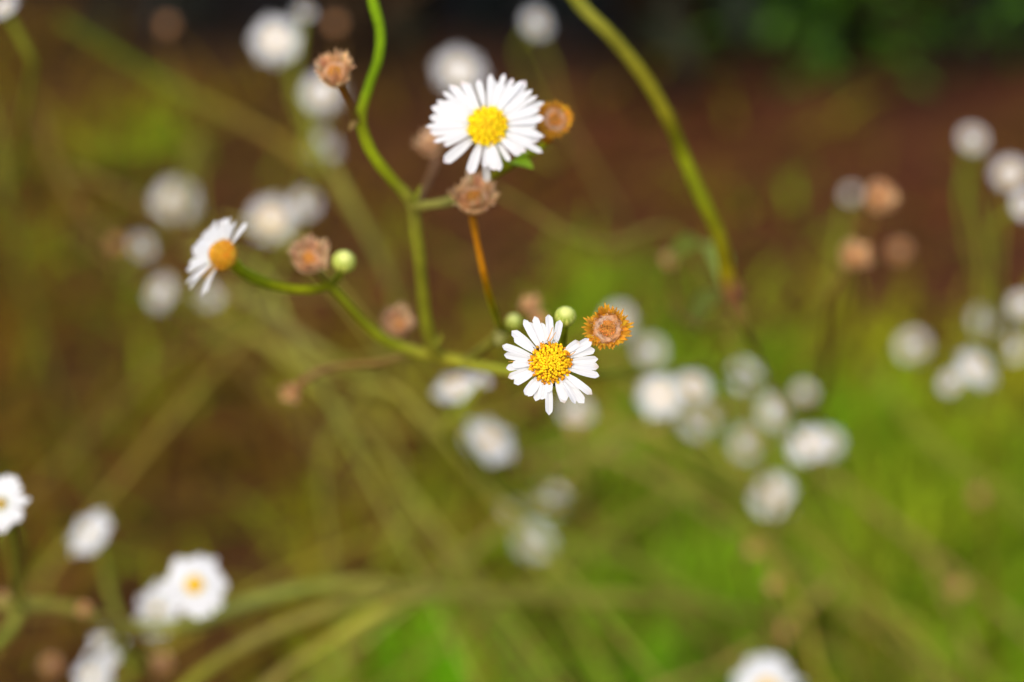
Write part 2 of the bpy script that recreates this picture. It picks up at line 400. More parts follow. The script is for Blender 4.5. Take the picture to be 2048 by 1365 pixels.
# grass, dry stalks and litter: patches given where they grow
def sig(x): return 1 / (1 + math.exp(-max(-30, min(30, x))))
BLOBS = [(1600, -20, 110, .14), (1260, -20, 70, .14), (850, 1300, 110, 2.0), (1340, 1330, 90, .7), (1160, 590, 80, .35), (1980, 1020, 130, .45), (1750, 1000, 160, .35), (1650, 640, 110, .3), (620, 1010, 80, .10), (280, 650, 80, .12), (280, 220, 70, .25), (120, 320, 80, .3)]
def green(x, y):
    y -= 110
    v = .80 * sig((y - 620) / 60) * sig((x - 1000) / 130) + .03 * sig((y - 600) / 70)
    for bx, by, br, bw in BLOBS: v += bw * math.exp(-((x - bx) ** 2 + (y - by) ** 2) / (2 * br * br))
    return v
def scatter(n, rnd, dens, ylim=(.35, 1.65), xl=1.0):
    out = []
    while len(out) < n:
        P = Vector((rnd.uniform(-xl, xl), rnd.uniform(*ylim), 0))
        if P.y < .3: continue
        if P.y > 1.40 - .55 * min(0, P.x + .1) + .12 * noise.noise(P * 8): continue
        x, y = topx(P)
        if rnd.random() < dens(x, y, P): out.append((P, x, y))
    return out
def blade(mb, P, h, wd, lean, az, col, c2):
    d = Vector((math.cos(az), math.sin(az), 0)); s_ = Vector((-d.y, d.x, 0)); vs = []; cs = []
    for i in range(4):
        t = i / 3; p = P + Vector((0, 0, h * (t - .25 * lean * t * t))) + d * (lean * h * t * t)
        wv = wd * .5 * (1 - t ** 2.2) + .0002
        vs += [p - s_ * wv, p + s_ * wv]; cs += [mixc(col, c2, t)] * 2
    mb.add(vs, [(0, 1, 3, 2), (2, 3, 5, 4), (4, 5, 7, 6)], cs)
rg = random.Random(11)
mb = MB()
def dg(x, y, P): return green(x, y) * (.45 + .9 * max(0, .5 + 1.1 * noise.noise(P * 11))) * .8 + .003
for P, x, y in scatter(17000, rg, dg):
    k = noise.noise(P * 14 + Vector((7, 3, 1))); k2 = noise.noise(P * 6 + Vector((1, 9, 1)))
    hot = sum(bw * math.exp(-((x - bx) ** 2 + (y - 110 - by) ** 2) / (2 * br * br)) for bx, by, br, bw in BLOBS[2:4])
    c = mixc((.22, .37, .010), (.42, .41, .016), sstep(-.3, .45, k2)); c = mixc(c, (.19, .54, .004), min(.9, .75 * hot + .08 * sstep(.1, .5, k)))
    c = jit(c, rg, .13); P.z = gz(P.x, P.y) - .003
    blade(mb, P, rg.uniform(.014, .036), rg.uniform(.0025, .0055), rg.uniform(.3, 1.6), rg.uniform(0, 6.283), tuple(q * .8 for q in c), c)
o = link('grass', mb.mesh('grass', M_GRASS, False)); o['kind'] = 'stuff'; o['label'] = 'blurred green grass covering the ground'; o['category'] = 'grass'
mb = MB()
def dd(x, y, P): return (.12 + .23 * sig((y - 560) / 80) + .4 * sig((700 - x) / 200)) * max(0, .45 + 1.2 * noise.noise(P * 9 + Vector((4, 4, 4))))
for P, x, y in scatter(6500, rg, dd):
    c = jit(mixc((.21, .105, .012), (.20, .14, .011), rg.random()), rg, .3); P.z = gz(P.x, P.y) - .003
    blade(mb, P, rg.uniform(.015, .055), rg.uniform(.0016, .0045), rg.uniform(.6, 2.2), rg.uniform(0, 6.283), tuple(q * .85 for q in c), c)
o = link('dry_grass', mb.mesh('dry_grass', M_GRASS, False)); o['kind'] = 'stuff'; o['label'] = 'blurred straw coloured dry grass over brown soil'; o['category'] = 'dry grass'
mb = MB()
for P, x, y in scatter(5000, rg, lambda x, y, P: .8 - .45 * sig((x - 1100) / 150) * sig((y - 620) / 60), (.35, 1.65)):
    a = rg.uniform(0, 6.283); L = rg.uniform(.008, .028); wv = L * rg.uniform(.25, .5); z = gz(P.x, P.y) + rg.uniform(.001, .008)
    d = Vector((math.cos(a), math.sin(a), rg.uniform(-.25, .25))); s_ = Vector((-math.sin(a), math.cos(a), rg.uniform(-.3, .3))); P.z = z
    c = jit(rg.choice(((.10, .030, .014), (.10, .040, .012), (.14, .062, .016), (.08, .028, .008), (.15, .05, .018))), rg, .3)
    mb.add([P - d * L * .5, P + s_ * wv * .5 + Vector((0, 0, wv * .2)), P + d * L * .5, P - s_ * wv * .5 + Vector((0, 0, wv * .2))], [(0, 1, 2), (0, 2, 3)], c)
o = link('leaf_litter', mb.mesh('leaf_litter', M_LITTER, False)); o['kind'] = 'stuff'; o['label'] = 'reddish brown dead leaves scattered on the soil'; o['category'] = 'leaf litter'

# dark shrubs at the back: trunk and foliage
def shrub(x, y, W, H, D, cols, n, seed, label, z0=.04, lw=(.02, .05)):
    r = random.Random(seed); o = thing('shrub', Vector((x, y, 0)), label, 'shrub', 'dark shrubs behind the daisies')
    f = MB(); t = MB(); cl = [Vector((r.uniform(-W, W) * .9, r.uniform(-D, D) * .9, z0 + (H - z0) * r.random())) for _ in range(26)]
    for c in cl[:12]: tube(t, [Vector((r.uniform(-.04, .04), r.uniform(-.04, .04), -.02)), Vector((c.x * .4, c.y * .4, c.z * .5)), c], [.009, .006, .002], [(.05, .03, .015)] * 3, 3, 6)
    for i in range(n):
        c = r.choice(cl); q = c + Vector((r.gauss(0, W * .22), r.gauss(0, D * .3), r.gauss(0, H * .11)))
        if q.z < z0 * r.random(): continue
        d = Vector((r.uniform(-1, 1), r.uniform(-1, 1), r.uniform(-.8, .5))).normalized(); L = r.uniform(*lw)
        leaf_simple(f, q, d, L, L * r.uniform(.35, .55), Vector((r.uniform(-.6, .6), r.uniform(-.6, .6), 1)), jit(r.choice(cols), r, .3))
    link('foliage', f.mesh('foliage', M_LEAF, False), o); link('trunk', t.mesh('trunk', M_BARK), o); return o
def leaf_simple(mb, p, d, L, wv, up, c):
    s_ = d.cross(up); s_ = s_.normalized() if s_.length > 1e-4 else d.orthogonal().normalized(); n = s_.cross(d)
    mb.add([p, p + d * L * .45 + s_ * wv * .5 + n * wv * .15, p + d * L, p + d * L * .45 - s_ * wv * .5 + n * wv * .15, p + d * L * .5], [(0, 1, 4), (1, 2, 4), (2, 3, 4), (3, 0, 4)], c)
DK = [(.006, .010, .002), (.010, .016, .003), (.008, .006, .003), (.03, .04, .006)]  # deep shade among the shrubs is put into these near-black leaf colours
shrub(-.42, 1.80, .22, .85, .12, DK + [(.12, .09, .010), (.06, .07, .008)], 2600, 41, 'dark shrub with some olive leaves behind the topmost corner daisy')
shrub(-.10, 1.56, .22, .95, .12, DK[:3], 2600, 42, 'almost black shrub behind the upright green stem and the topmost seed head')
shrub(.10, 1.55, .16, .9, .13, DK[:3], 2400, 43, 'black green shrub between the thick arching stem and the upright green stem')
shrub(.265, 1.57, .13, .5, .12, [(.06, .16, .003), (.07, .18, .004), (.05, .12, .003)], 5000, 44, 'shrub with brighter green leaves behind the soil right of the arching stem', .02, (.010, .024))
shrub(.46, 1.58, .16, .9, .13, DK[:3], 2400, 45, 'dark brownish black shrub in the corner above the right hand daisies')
#@FLOWERS
# ------------------------------------------------------------------ the three near daisies, petal by petal
def under(x, y, d):
    P = px(x, y, d); return Vector((P.x + .02, P.y - .01, -.003))
def near_daisy(name, cx, cy, d, n, tips, disc_r, wid, label, stalk_pts, scols, rnd, aged, nfl, pink, dark=(), curl=0.0, extra=(), threads=(), dome=.5, sr=(.00052, .00065), base_q=.62, inv=True, tone=None, dn=None, ic=None):
    k = dm(d) / FPX; cen = px(cx, cy, d); pts = [px(*p) for p in stalk_pts]; org = pts[-1]
    o = thing('daisy', org, label, 'daisy', 'white daisies')
    M = Matrix.Translation(cen - org) @ frame((0, 0, 1)).to_4x4() @ Matrix.Diagonal((k, k, k, 1))   # pixel units, axes of the view
    nv = Vector(n).normalized()
    def zz(x, y): return -(nv.x * x + nv.y * y) / nv.z
    for i, (x, y, *rest) in enumerate(tips):
        wv = (rest[0] * .87 if rest else wid); y = -y
        a = math.atan2(y, x); lay = -(i % 2) * 3.5 - rnd.uniform(0, 2)
        bx, by = math.cos(a + rnd.uniform(-.05, .05)) * disc_r * base_q, math.sin(a) * disc_r * base_q
        L = math.hypot(x, y)
        b = Vector((bx, by, zz(bx, by) + lay)); t = Vector((x, y, zz(x, y) + lay + curl * L * rnd.uniform(.4, 1.5) + rnd.uniform(-4, 4)))
        mb = MB(); petal(mb, b, t, wv * rnd.uniform(.92, 1.08), nv + Vector((rnd.uniform(-.25, .25), rnd.uniform(-.25, .25), 0)), rnd.uniform(.02, .09), .10, pink * rnd.random(), rnd, rnd.choice((0, 0, 1)))
        link('petal', mb.mesh('petal', M_PETAL), o, M)
    for (b, t, wv, c0) in extra:
        mb = MB(); petal(mb, (b[0], -b[1], b[2]), (t[0], -t[1], t[2]), wv, (0, 0, 1), .03, .12, 0, rnd, 1, c0); link('petal', mb.mesh('petal', M_PETAL), o, M)
    MD = M @ Matrix.Diagonal((1, 1, 1, 1)) @ (Vector((0, 0, 1)).rotation_difference(Vector(dn).normalized() if dn else nv)).to_matrix().to_4x4()
    mb = MB(); florets(mb, disc_r, disc_r * dome, nfl, rnd, aged, dark, tone=tone); link('disc', mb.mesh('disc', M_DISC), o, MD)
    if inv:
        mb = MB(); involucre(mb, disc_r * .98, disc_r * .85, *(ic or ((.16, .22, .01), (.22, .24, .02))), rnd=rnd); link('involucre', mb.mesh('involucre', M_BUD), o, MD)
    for (p, q) in threads:
        mb = MB(); a = Vector((p[0], -p[1], p[2])); b = Vector((q[0], -q[1], q[2])); m = (a + b) * .5 + Vector((rnd.uniform(-1, 1), 0, 1.5))
        tube(mb, [a, m, b], [1.1, .9, .7], [(.80, .36, .05), (.85, .42, .08), (.85, .45, .12)], 4, 6); link('dry_floret', mb.mesh('dry_floret', M_SEED), o, M)
    stalk(o, org, pts, sr[0], sr[1], scols); return o

T1 = [(905,140),(968,205),(1095,140),(1170,185),(1262,215),(1335,235,22),(1400,335),(1455,410),(1532,480),(1525,660,20),(1525,865),(1470,925,21),(1505,1060),(1325,1035),(1235,1095),(1140,1150),(1020,1265,21),(945,1260,22),(660,1295,23),(390,1170,25),(268,945),(222,830,21),(172,752),(218,632,21),(243,505,20),(303,430),(352,365),(425,285,20),(490,270),(565,235),(612,262),(780,222),(1040,230),(1300,330),(1480,560),(1440,760),(860,1230)]
T1 = [((t[0] - 880) / 5.69, (t[1] - 750) / 5.69, *t[2:]) for t in T1]
near_daisy('daisy', 975, 253, .3150, (-.02, .16, .97), T1 + [(math.cos(q) * 106 + (1 if math.sin(q) < 0 else 0), -math.sin(q) * (96 if math.sin(q) > 0 else 72)) for q in (.12, .42, .75, 1.02, 1.3, 1.75, 1.98, 2.25, 2.55, 2.85, 3.1, 3.35, 3.7, 5.4, 5.75, 6.05)], 40.5, 12.6, 'large crisp white daisy with full petal ring, above the brown seed head on orange stalk',
    [(977, 262, .318), (990, 285, .3215), (1004, 312, .3235), (1016, 333, .3245)], [GRN, GRN], random.Random(101), .0, 190, .7, tone=(.98, .73, .004),
    curl=-.02, dark=(), extra=[((-4, 45, -9), (-1, 113, -16), 15, (.66, .63, .58))])
T2 = [(703,250),(815,308),(548,272),(488,322,17),(430,312),(325,415,21),(345,495,19),(218,585,19),(243,662),(265,797),(322,752),(282,885),(342,945,21),(450,1062,19),(498,1085),(560,1125),(612,1110,20),(693,1268,17),(848,1150,19),(876,1118),(962,1155,15),(1066,1135,20),(1143,1045,20),(1060,1005),(1207,880,19),(1207,768,19),(1197,702),(1163,598,19),(1140,540),(1106,495,15),(1010,528,18),(620,335,16),(980,985,18),(390,900,16),(700,1040,16)]
T2 = [((t[0] - 715) / 5.055, (t[1] - 745) / 5.055, *t[2:]) for t in T2]
near_daisy('daisy', 1101, 727, .3005, (-.02, .22, .97), T2, 42, 15.2, 'sharpest daisy with gappy white petals and orange flecked yellow centre, beside the amber seed head',
    [(1102, 735, .3035), (1106, 725, .308), (1110, 722, .314), (1112, 726, .320), (1112, 742, .328), (1112, 750, .3462)], [GRN, GRN, GRN, GRN, OLV, OLV], random.Random(202), .95, 230, 0,
    dark=((1.78, .95, .13), (2.35, .92, .08)), threads=[((-6, -46, 6), (4, -72, 8)), ((-1, -44, 6), (10, -62, 7)), ((37, -14, 6), (50, -24, 7)), ((-60, -4, -5), (-84, -3, -6))], dome=.45)
T3 = [(505,185),(570,165),(628,160),(690,205),(818,235),(440,195),(395,235),(330,290),(270,370),(190,470),(215,440),(255,385),(205,520),(180,585),(150,655),(165,705),(160,800),(200,862),(350,945),(245,780),(390,905),(470,260),(300,330),(540,230),(655,230)]
T3 = [((t[0] - 565) / 4.876, (t[1] - 535) / 4.876, *t[2:]) for t in T3]
near_daisy('daisy', 447, 510, .3215, (-.76, .30, .58), [(*t[:2], 15.5) for t in T3], 31, 15.5, 'white daisy turned sideways with golden centre, at the end of the bent green stalk',
    [(461, 518, .3235), (480, 540, .3255), (520, 562, .328), (565, 576, .330), (615, 580, .332), (642, 577, .3335), (662, 571, .3345)], [GRN, (.26, .33, .008), (.26, .33, .008), GRN, GRN, GRN, GRN], random.Random(303), .8, 120, .3, tone=(.66, .31, .02), dn=(-.72, .22, .66), ic=((.36, .24, .02), (.62, .34, .03)),
    curl=.16, dome=.95, sr=(.0008, .0006), base_q=.8, threads=[((-20, 18, 4), (-48, 45, 3)), ((-14, 20, 3), (-38, 50, 2))])

# ------------------------------------------------------------------ stems in and near the plane of focus
ROOT = gpt(1250, 1900)
S1 = [(738, -60, .331, 1.45), (745, 0, .330, 1.5), (760, 60, .329, 1.5), (757, 115, .328, 1.5), (737, 175, .328, 1.55), (722, 238, .328, 1.75), (742, 303, .329, 1.6), (782, 357, .331, 1.65), (822, 404, .333, 2.0), (833, 470, .336, 1.75), (843, 560, .340, 1.8), (852, 640, .344, 1.8), (862, 690, .347, 2.0), (884, 716, .349, 2.0)]
stem_thing('flowering_branch', 'upright zigzag green stem forking beside the seed head on orange stalk', S1, [(0.176, 0.297, 0.0054)] * 5 + [(0.243, 0.27, 0.0081), (0.27, 0.338, 0.0081), (0.27, 0.311, 0.0108), (0.297, 0.27, 0.0405), (0.324, 0.324, 0.027), (0.297, 0.297, 0.0203), (0.324, 0.338, 0.0203), (0.324, 0.297, 0.027), (0.324, 0.297, 0.027)],
    leaves=[((822, 408, .332), (842, 370, .330), .0010, (.3, .2, .9), (.24, .26, .02)), ((718, 242, .327), (700, 262, .325), .0011, (-.3, .2, .9), (.3, .2, .05)), ((862, 692, .346), (884, 668, .344), .0011, (.3, .2, .9), (.26, .28, .02))])
stem_thing('flowering_branch', 'short olive side branch passing behind the brown seed head under the large daisy',
    [(1112, 262, .3245, 1.0), (1085, 292, .3245, 1.0), (1050, 316, .3245, 1.2), (1016, 334, .325, 1.25), (985, 354, .327, 1.3), (940, 388, .331, 1.5), (895, 404, .333, 1.45), (858, 410, .333, 1.4), (824, 414, .333, 1.6)], [GRN, GRN, (.24, .28, .006), (.23, .25, .008), OLV, (.25, .23, .05), (.27, .26, .06), (.26, .25, .05), (.22, .2, .03)],
    leaves=[((1018, 328, .324), (1066, 338, .3215), .0022, (.2, .5, .8), (.30, .50, .008)), ((1030, 320, .324), (1060, 306, .3225), .0013, (.2, .5, .8), (.26, .42, .01))])
stem_thing('flowering_branch', 'long olive branch running from the sideways daisy under the sharpest daisy to the ground',
    [(655, 566, .334, 1.3), (690, 603, .337, 1.3), (728, 645, .341, 1.4), (775, 684, .345, 1.6), (830, 704, .348, 1.7), (884, 716, .349, 2.0), (930, 726, .349, 1.9), (1010, 742, .348, 1.7), (1120, 751, .350, 1.7), (1280, 748, .42, 1.6), (1430, 742, .52, 1.6), (1570, 800, .60, 1.6), (1700, 960, .68, 1.6), (1800, 1300, .74, 1.6), (gpt(1830, 1640), 2.3)],
    [(.44, .48, .02)] * 4 + [(.44, .43, .04), (.42, .38, .03), (.44, .44, .04), (.44, .46, .04)] + [(.34, .35, .03)] * 7)
stem_thing('flowering_branch', 'short olive twig rising behind the sharpest daisy to the small green bud',
    [(1014, 650, .341, 1.1), (1003, 662, .342, 1.5), (975, 690, .345, 1.5), (945, 712, .348, 1.5), (925, 724, .349, 1.6)], [OLV, (.25, .22, .03), (.26, .24, .03), (.26, .26, .03), (.26, .26, .03)],
    leaves=[((1006, 655, .342), (994, 690, .340), .002, (0, .2, .9), (.3, .3, .08))])
stem_thing('flowering_branch', 'thick arching yellow green stem sweeping down from the top edge to a brown joint',
    [(1120, -45, .352, 2.0), (1165, 15, .353, 2.1), (1225, 75, .354, 2.2), (1285, 150, .355, 2.3), (1335, 235, .356, 2.4), (1370, 320, .360, 2.4), (1405, 400, .358, 2.4), (1437, 470, .36, 2.5), (1452, 540, .364, 2.6), (1462, 580, .368, 3.2), (1490, 655, .376, 1.6), (1520, 715, .40, .8), (1590, 860, .45, .7), (1680, 1050, .53, .7), (1760, 1250, .60, .8), (gpt(1830, 1500), 2.0)],
    [(.24, .26, .008), (.26, .26, .03), (.25, .24, .02), (.22, .2, .012), (.19, .17, .008), (.20, .23, .005), (.22, .25, .006), (.28, .26, .008), (.38, .30, .006), (.46, .20, .09), (.36, .34, .04), (.36, .36, .05), (.36, .36, .05), (.38, .38, .05), (.38, .38, .05), (.2, .2, .03)],
    leaves=[((1452, 588, .395), (1338, 522, .46), .0058, (.2, .3, .9), (.32, .44, .05)), ((1470, 600, .385), (1385, 665, .42), .005, (.1, .5, .8), (.30, .38, .06)), ((1458, 565, .366), (1490, 600, .37), .0025, (.5, .3, .8), (.24, .08, .03))])
# lower left, where several stems run together
G1 = gpt(1900, 1620)
stem_thing('flowering_branch', 'upper of the blurred olive stems meeting below centre, carrying the yellow centred daisy',
    [(-60, 1206, 0.415, 1.95), (40, 1210, 0.42, 2.21), (130, 1214, 0.425, 2.21), (250, 1252, 0.435, 2.34), (390, 1246, 0.445, 2.47), (480, 1212, 0.4555, 2.6), (590, 1182, 0.4638, 2.6), (720, 1168, 0.4748, 2.73), (900, 1190, 0.505, 3.2), (1150, 1196, 0.56, 3.3), (1400, 1210, 0.62, 3.2), (1620, 1280, 0.71, 2.4), (1800, 1400, 0.77, 2.2), (G1, 2.6)], [(0.318, 0.279, 0.0625), (0.345, 0.328, 0.0625), (0.345, 0.303, 0.05), (0.332, 0.315, 0.0625), (0.345, 0.364, 0.0625), (0.345, 0.364, 0.075), (0.345, 0.388, 0.0625), (0.421, 0.376, 0.0625)] + [(0.421, 0.388, 0.0625)] * 6)
stem_thing('flowering_branch', 'lower blurred olive stem curving up from the bottom edge to the meeting of stems',
    [(330, 1420, 0.44, 2.08), (400, 1350, 0.45, 2.34), (490, 1290, 0.4555, 2.47), (600, 1240, 0.4638, 2.6), (690, 1208, 0.4704, 2.6), (770, 1180, 0.4764, 2.6)], [(0.383, 0.364, 0.0375), (0.383, 0.364, 0.0375), (0.357, 0.303, 0.0625), (0.369, 0.315, 0.0625), (0.369, 0.328, 0.0625), (0.383, 0.339, 0.0625)])
stem_thing('flowering_branch', 'lowest blurred yellowish stem climbing from the bottom edge, right of its twin',
    [(470, 1430, 0.4555, 2.08), (560, 1350, 0.461, 2.34), (650, 1290, 0.4665, 2.47), (730, 1240, 0.472, 2.6), (800, 1205, 0.4775, 2.6), (870, 1190, 0.4868, 2.6)], [(0.332, 0.291, 0.05), (0.357, 0.291, 0.0625), (0.408, 0.376, 0.05), (0.421, 0.412, 0.05), (0.383, 0.339, 0.0625), (0.383, 0.339, 0.0625)])
stem_thing('flowering_branch', 'short green curved stem hanging below the daisy cut by the edge',
    [(-40, 1310, 0.415, 1.82), (5, 1278, 0.416, 1.95), (32, 1240, 0.418, 2.08), (38, 1212, 0.42, 2.08)], [(0.255, 0.291, 0.0375)] * 2 + [(0.318, 0.328, 0.05)] * 2)
# blurred stems farther back
BACK = [
 ('faint olive stem crossing the top left corner downwards through the brown haze of stalks', [(120, 40, .70, 2.6), (330, 165, .68, 3.0), (470, 235, .66, 3.2), (590, 305, .64, 3.2), (690, 400, .62, 3.0), (790, 560, .64, 2.2), (805, 700, .68, 1.6), (780, 900, .74, 1.4), (gpt(890, 1000), 2.6)], [(0.138, 0.172, 0.0115), (0.161, 0.23, 0.0138), (0.276, 0.196, 0.0345), (0.299, 0.207, 0.0345), (0.287, 0.23, 0.0345), (0.287, 0.253, 0.0345), (0.23, 0.23, 0.023), (0.23, 0.23, 0.023), (0.23, 0.23, 0.023)]),
 ('faint straw stem running down beside the pale daisies left of the upright stem', [(620, 270, .56, 1.8), (665, 335, .56, 2.2), (715, 430, .55, 2.3), (770, 540, .57, 2.2), (790, 640, .62, 1.7), (740, 760, .64, 1.4), (640, 930, .68, 1.3), (gpt(845, 1020), 2.2)], [(0.31, 0.31, 0.0575)] * 8),
 ('broad blurred olive stem slanting below the green stalk of the sideways daisy', [(430, 575, .52, 2.0), (520, 615, .53, 2.6), (600, 672, .54, 2.8), (690, 730, .56, 2.8), (765, 770, .60, 2.4), (830, 830, .66, 1.8), (880, 950, .76, 1.5), (910, 1010, .8, 1.4), (gpt(1060, 1060), 2.4)], [(0.322, 0.287, 0.0805)] * 3 + [(0.31, 0.322, 0.0345)] * 6),
 ('thin blurred olive stem arching over the soil right of the orange stalk', [(990, 380, .50, 1.3), (1060, 420, .51, 1.4), (1130, 465, .52, 1.5), (1220, 488, .54, 1.5), (1300, 460, .57, 1.5), (1360, 470, .60, 1.6), (1450, 640, .64, 1.6), (1540, 1000, .70, 1.8), (gpt(1600, 1440), 2)], [(0.287, 0.253, 0.046)] * 9),
 ('dull green bowed stem sagging across the upper left soil', [(60, 180, .75, 1.6), (150, 265, .73, 2.2), (270, 305, .72, 2.6), (400, 275, .74, 2.0), (520, 230, .82, 1.6), (560, 330, .95, 1.6), (gpt(560, 420), 2)], [(0.23, 0.184, 0.0115), (0.23, 0.196, 0.0092), (0.196, 0.276, 0.0092), (0.23, 0.23, 0.0138), (0.276, 0.196, 0.0345), (0.276, 0.196, 0.0345), (0.23, 0.172, 0.023)]),
 ('faint reddish olive stem leaning from the tan seed head down to the white daisies', [(1695, 540, .66, 1.3), (1655, 610, .68, 1.4), (1615, 700, .69, 1.5), (1580, 790, .72, 1.6), (1560, 950, .80, 1.6), (gpt(1540, 1180), 2.4)], [(0.299, 0.23, 0.023), (0.253, 0.207, 0.023), (0.23, 0.23, 0.0115), (0.23, 0.23, 0.0115), (0.23, 0.23, 0.0115), (0.23, 0.23, 0.0115)]),
 ('brown green stem climbing the far edge to the beige daisies', [(1950, 300, .70, 1.6), (1925, 380, .69, 2.6), (1935, 470, .69, 2.2), (1960, 580, .69, 2), (1965, 700, .70, 2), (gpt(1960, 860), 3)], [(0.161, 0.253, 0.0138), (0.161, 0.253, 0.0138), (0.196, 0.23, 0.0138), (0.207, 0.196, 0.0115), (0.207, 0.196, 0.0115), (0.207, 0.196, 0.0115)]),
 ('yellow green stems bank below the white daisies, running towards the ground', [(1085, 850, .80, 1.6), (1170, 890, .68, 2.4), (1290, 945, .63, 3.0), (1420, 985, .64, 3.0), (1560, 990, .66, 2.8), (1660, 1040, .70, 2.6), (gpt(1760, 1240), 2.6)], [(0.299, 0.322, 0.0345)] * 7),
 ('second yellow green stem below the two dim beige daisies', [(1090, 1060, .66, 2.0), (1180, 1100, .66, 2.8), (1290, 1130, .67, 3.2), (1370, 1180, .68, 3), (1470, 1260, .72, 2.6), (gpt(1560, 1380), 2.6)], [(0.276, 0.333, 0.0345)] * 6),
 ('olive stalk drooping from the pale daisy at the top edge', [(1070, 70, .75, 1.6), (1100, 130, .74, 1.8), (1125, 230, .73, 1.8), (1180, 330, .74, 1.8), (1240, 440, .78, 1.8), (1290, 620, .86, 1.8), (gpt(1310, 800), 2)], [(0.23, 0.23, 0.023), (0.23, 0.218, 0.023), (0.23, 0.161, 0.0345), (0.253, 0.207, 0.046), (0.253, 0.23, 0.046), (0.23, 0.23, 0.0345), (0.23, 0.23, 0.0345)]),
 ('brown stalk joining the orange seed head to the tan one', [(1745, 400, .66, 1.3), (1735, 450, .66, 1.4), (1720, 490, .66, 1.5), (1700, 540, .66, 1.5), (1720, 700, .82, 2), (gpt(1740, 900), 2)], [(0.299, 0.149, 0.0345), (0.276, 0.138, 0.023), (0.299, 0.161, 0.0345), (0.276, 0.207, 0.023), (0.23, 0.207, 0.0115), (0.23, 0.207, 0.0115)]),
]
for lab, pts, cols in BACK: stem_thing('flowering_branch', lab, [(x_, y_, pts[0][2] + (d_ - pts[0][2]) * .3, w_ * .72) for x_, y_, d_, w_ in pts[:-1]] + [(under(pts[-2][0], pts[-2][1], pts[0][2] + (pts[-2][2] - pts[0][2]) * .3), 1.6)], cols, sides=8)
NODES = {'A': (640, 340, .565), 'B': (520, 640, .545), 'G': (1110, 330, .74), 'D': (1960, 700, .70), 'C': (1560, 1010, .665), 'F': (1160, 990, .65), 'K': (1180, 1110, .665), 'E': (250, 1260, .44), 'H': (1580, 1560, .46), 'L': (420, 420, .84), 'P': (1600, 750, .705), 'Q': (1460, 640, .378)}

rs = random.Random(909)
FAINT = 'faint out of focus straw or olive stalk among the many crossing the blurred ground'
for i in range(26):
    if i < 5: x0, y0 = rs.uniform(-50, 900), rs.uniform(120, 1000)
    elif i >= 21: x0, y0 = rs.uniform(330, 1150), rs.uniform(240, 800)
    else: x0, y0 = rs.uniform(700, 1900), rs.uniform(640, 1250)
    a = rad(rs.gauss(32, 22)); L = rs.uniform(220, 480); d0 = rs.uniform(.62, .80); bow = rs.uniform(-60, 60)
    if i >= 21: a = rad(rs.gauss(38, 14)); L *= .8; d0 -= .10
    if rs.random() < .2: a = math.pi - a
    pts = []
    for t in (0, .33, .66, 1): pts.append((x0 + math.cos(a) * L * t - math.sin(a) * bow * math.sin(math.pi * t), y0 + math.sin(a) * L * t + math.cos(a) * bow * math.sin(math.pi * t), d0 - .02 * t, rs.uniform(1.3, 1.9) * (1 - .1 * t)))
    e = px(*pts[-1][:3]); dv = (e - px(*pts[-2][:3])).normalized(); h = e.z
    hx = math.copysign(max(.10, abs(dv.x) * .2), dv.x); pts.append((e + Vector((hx * .5, -.01, -h * .42)), 1.6)); pts.append((Vector((e.x + hx, e.y - .03, -.003)), 1.6))
    c = jit(rs.choice(((.36, .32, .05), (.40, .30, .09), (.32, .36, .03), (.38, .34, .04))), rs, .15)
    if i >= 21: c = jit((.46, .44, .08), rs, .12); pts = [(*q[:-1], q[-1] * .6) for q in pts]
    if i < 5: c = jit((.24, .17, .04), rs, .15)
    if 21 <= i and pts[0][0] > 900 and pts[0][1] < 500: continue
    stem_thing('flowering_branch', FAINT, pts, [c] * 6, group='faint crossing stalks', sides=7)

